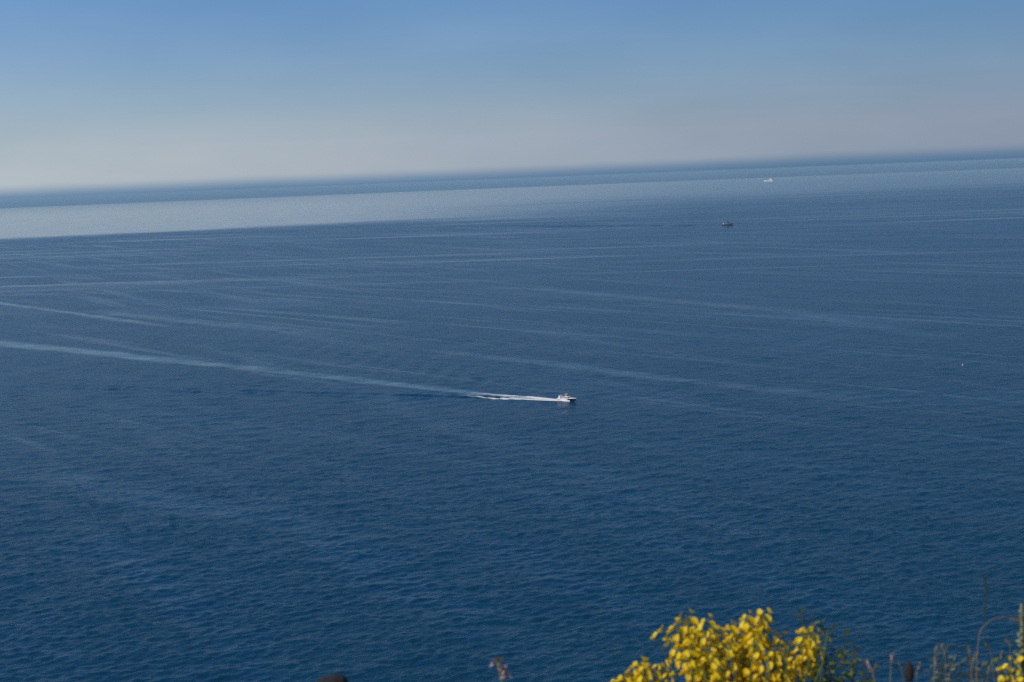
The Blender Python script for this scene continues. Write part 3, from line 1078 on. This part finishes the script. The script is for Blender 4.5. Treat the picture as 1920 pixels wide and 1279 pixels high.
# dark seed head on a stalk
def seed_head(x, y, zt, label, mat, rad=0.015, hh=0.05, group=None):
    g = random.Random(int(x * 1000))
    root = empty('seed_head', (x + .03, y, GZ))
    tag(root, label, 'dry flower')
    pts = curve_pts((0, 0, 0), (-.03, 0, zt - GZ - hh), (.01, 0, 0))
    MB().tube(pts, [0.004 * (1 - .4 * k / 8) for k in range(9)], 5).build('stem', MT['dryst'], root, smooth=True)
    c = pts[-1]
    hd = MB().lathe([(rad * .3, 0), (rad * .9, hh * .15), (rad, hh * .45), (rad * .75, hh * .8), (rad * .2, hh)], 10, c).build('head', mat, root, smooth=True)
    sp = MB()
    for i in range(90):
        z = g.uniform(0.05, 1)
        a = i * 2.4
        r = rad * math.sin(PI * (0.15 + .75 * z)) * 0.95
        o = Vector((math.cos(a), math.sin(a), 0.35))
        p = Vector(c) + Vector((math.cos(a) * r, math.sin(a) * r, z * hh))
        sp.add([p + Vector((-o.y, o.x, 0)) * .0012, p - Vector((-o.y, o.x, 0)) * .0012, p + o * 0.0055], [(0, 1, 2)])
    s_o = sp.build('spines', mat, hd)
    s_o['kind'] = 'stuff'
    return root


seed_head(1.118, 4.0, 128.560, 'dark brown upright seed head on a stalk at the bottom right', MT['dark'], 0.013, 0.062)


# dry grass and arching stalks
def stalk(name, label, cat, pts, r, mat, head=None, hn=0, hl=0.02, seed=1, group=None):
    g = random.Random(seed)
    p0 = Vector(pts[0])
    root = empty(name, p0)
    tag(root, label, cat, group)
    P = []
    q = [Vector(p) - p0 for p in pts]
    for k in range(len(q) - 1):
        a, b, c, d = q[max(k - 1, 0)], q[k], q[k + 1], q[min(k + 2, len(q) - 1)]
        for s in range(5):
            t = s / 5
            P.append(0.5 * ((2 * b) + (c - a) * t + (2 * a - 5 * b + 4 * c - d) * t * t + (3 * b - a - 3 * c + d) * t ** 3))
    P.append(q[-1])
    n = len(P)
    MB().tube(P, [r * (1 - .7 * i / n) for i in range(n)], 5).build('stem', mat, root, smooth=True)
    if head:
        for i in range(hn):
            t = 1 - 0.28 * i / hn
            k = min(n - 2, int(t * (n - 1)))
            a = P[k].lerp(P[k + 1], t * (n - 1) - k)
            dd = (P[k + 1] - P[k]).normalized()
            o2 = Matrix.Rotation(i * 2.4, 3, dd) @ dd.orthogonal().normalized()
            mb = MB()
            put_leaf(mb, Vector((0, 0, 0)), dd + o2 * g.uniform(.2, .6), hl * g.uniform(.7, 1.2), hl * .2, g, o2)
            mb.build('spikelet', head, root, loc=a, smooth=True)
    return root


stalk('dry_stalk', 'brown stalk arching over to the right at the right edge', 'grass',
      [(1.335, 4.0, GZ), (1.315, 4.0, 128.3), (1.318, 4.0, 128.60), (1.345, 4.0, 128.665), (1.390, 4.0, 128.682), (1.435, 4.0, 128.668), (1.48, 4.0, 128.64)], .0020, MT['dryst'], MT['brown'], 16, .012, 2)
stalk('grass_stalk', 'tall thin green grass stalk with a feathery head at right', 'grass',
      [(1.36, 4.1, GZ), (1.365, 4.1, 128.2), (1.372, 4.1, 128.6), (1.374, 4.1, 128.77)], .0014, MT['leaf'], MT['leaf'], 18, .014, 3)
stalk('dry_stalk', 'olive stalk bending down right above the grey green shrub', 'grass',
      [(1.20, 4.05, GZ), (1.21, 4.05, 128.3), (1.235, 4.05, 128.56), (1.275, 4.05, 128.575), (1.305, 4.05, 128.545), (1.325, 4.05, 128.50)], .0035, MT['leaf'], MT['brown'], 8, .014, 4)
stalk('dry_stalk', 'pale dry stalk with small straw head left of the grey green shrub', 'grass',
      [(1.17, 4.0, GZ), (1.175, 4.0, 128.2), (1.19, 4.0, 128.5), (1.195, 4.0, 128.588)], .0028, MT['strw'], MT['strw'], 14, .016, 5)
stalk('dry_stalk', 'short pale dry stalk just left of the dark seed head', 'grass',
      [(1.05, 4.0, GZ), (1.055, 4.0, 128.2), (1.062, 4.0, 128.5), (1.068, 4.0, 128.572)], .0028, MT['strw'], MT['pink'], 12, .016, 6)
stalk('dry_stalk', 'pale pinkish dry stalk beside the low bright green shrub', 'grass',
      [(1.0, 3.95, GZ), (1.0, 3.95, 128.2), (1.005, 3.95, 128.5), (.985, 3.95, 128.575)], .0028, MT['strw'], MT['pink'], 12, .016, 7)

# loose dry grass between them
gr = random.Random(77)
for i, (x, z, lean) in enumerate([(1.09, 128.55, -.03), (1.145, 128.545, .02), (1.215, 128.60, -.02), (1.25, 128.565, .04), (1.285, 128.60, -.03), (1.31, 128.57, .03),
                                  (1.345, 128.60, -.04), (1.385, 128.57, .02), (1.405, 128.61, -.02), (1.36, 128.545, .05), (1.02, 128.55, .03), (.965, 128.60, .03)]):
    y = 4.0 + gr.uniform(-.15, .25)
    z = H + (z - H) * y / 4
    stalk('grass_stalk', 'thin pale grass stalk among the sparse plants at the bottom right', 'grass',
          [(x * y / 4 - lean, y, GZ), (x * y / 4 - lean * .9, y, 128.2), (x * y / 4 - lean * .4, y, z - .06), (x * y / 4, y, z)],
          .0016, MT['leafp'] if i % 2 else MT['dryst'], MT['strw'] if i % 3 else MT['leafp'], 12, .013, 60 + i, 'thin grass stalks at the bottom right')

# pale mullein-like spike at the right edge
g = random.Random(40)
ms = empty('mullein', (1.452, 4.0, GZ))
tag(ms, 'tall pale yellow green spike cut off by the right edge', 'plant')
MB().tube([(0, 0, 0), (.005, 0, .5), (-.008, 0, 1.12)], [.012, .009, .004], 6).build('stem', MT['leafp'], ms, smooth=True)
for i in range(150):
    z = 0.62 + 0.48 * (i / 150)
    a = i * 2.4
    wd = 0.032 * (1 - 0.62 * (z - .62) / .48)
    o2 = Vector((math.cos(a), math.sin(a), .7)).normalized()
    mb = MB()
    put_leaf(mb, Vector((0, 0, 0)), o2, wd * g.uniform(.8, 1.2), .0085, g)
    mb.build('bract', MT['mull'] if i % 3 else MT['leafy'], ms, loc=(-.003 + math.cos(a) * .004, math.sin(a) * .004, z), smooth=True)

# pink valerian-like flower
g = random.Random(50)
pf = empty('pink_flower', (-.02, 4.0, GZ))
tag(pf, 'small stalk of pale pink flowers with yellow green leaves at bottom centre', 'flower')
top = Vector((-.062, 0, 1.012))
pts = curve_pts((0.03, 0, 0), top, (.035, 0, 0))
MB().tube(pts, [0.0035 * (1 - .5 * k / 8) for k in range(9)], 5).build('stem', MT['leafy'], pf, smooth=True)
for (dx, dz, m, n, s) in ((-.012, 1.008, 'brown', 12, .013), (-.030, 1.004, 'pink', 5, .014), (.002, .985, 'pink', 16, .014), (.012, .962, 'pink', 14, .014),
                          (-.002, .972, 'brown', 7, .012), (.008, .94, 'brown', 8, .014)):
    for i in range(n):
        dv = Vector((g.uniform(-1, 1), g.uniform(-1, 1), g.uniform(-.3, 1))).normalized()
        mb = MB()
        put_leaf(mb, Vector((0, 0, 0)), dv, s * g.uniform(.8, 1.3), s * .3, g)
        mb.build('petal' if m == 'pink' else 'bud', MT[m], pf, loc=Vector((-.045 + dx * .8, 0, dz)) + dv * .004, smooth=True)
for i in range(22):
    a = i * 2.4
    dv = Vector((math.cos(a), math.sin(a), .4))
    mb = MB()
    put_leaf(mb, Vector((0, 0, 0)), dv, .035 * g.uniform(.8, 1.2), .006, g)
    mb.build('leaf', MT['leafy'], pf, loc=(-.018, 0, .925 - i * .006), smooth=True)

# dark rounded post top at the bottom edge
po = empty('roadside_post', (-.567, 4.0, GZ))
tag(po, 'dark rounded top of a weathered post just showing at the bottom edge', 'post')
vs, fs = [], []
prof = [(-.058, .945), (-.050, .964), (-.032, .974), (-.008, .981), (.020, .984), (.036, .981), (.046, .972), (.053, .945)]
ny = 6
for j in range(ny + 1):
    yy = -.05 + .10 * j / ny
    sc = 1 - 0.25 * abs(2 * j / ny - 1) ** 3
    vs += [(-.058, yy, 0)] + [(x * sc if 0 < i < 7 else x, yy, z - .012 * abs(2 * j / ny - 1) ** 2 + .0015 * noise.noise(Vector((x * 80, yy * 60, 0)))) for i, (x, z) in enumerate(prof)] + [(.053, yy, 0)]
m_ = len(prof) + 2
for j in range(ny):
    for i in range(m_ - 1):
        a = j * m_ + i
        fs.append((a, a + 1, a + m_ + 1, a + m_))
fs.append(tuple(range(m_))[::-1])
fs.append(tuple(ny * m_ + i for i in range(m_)))
MB().add(vs, fs).build('shaft', MT['post'], po, smooth=True)
bd = MB().box(-.060, .055, -.053, .053, .70, .735).build('metal_band', MT['steel'], po)
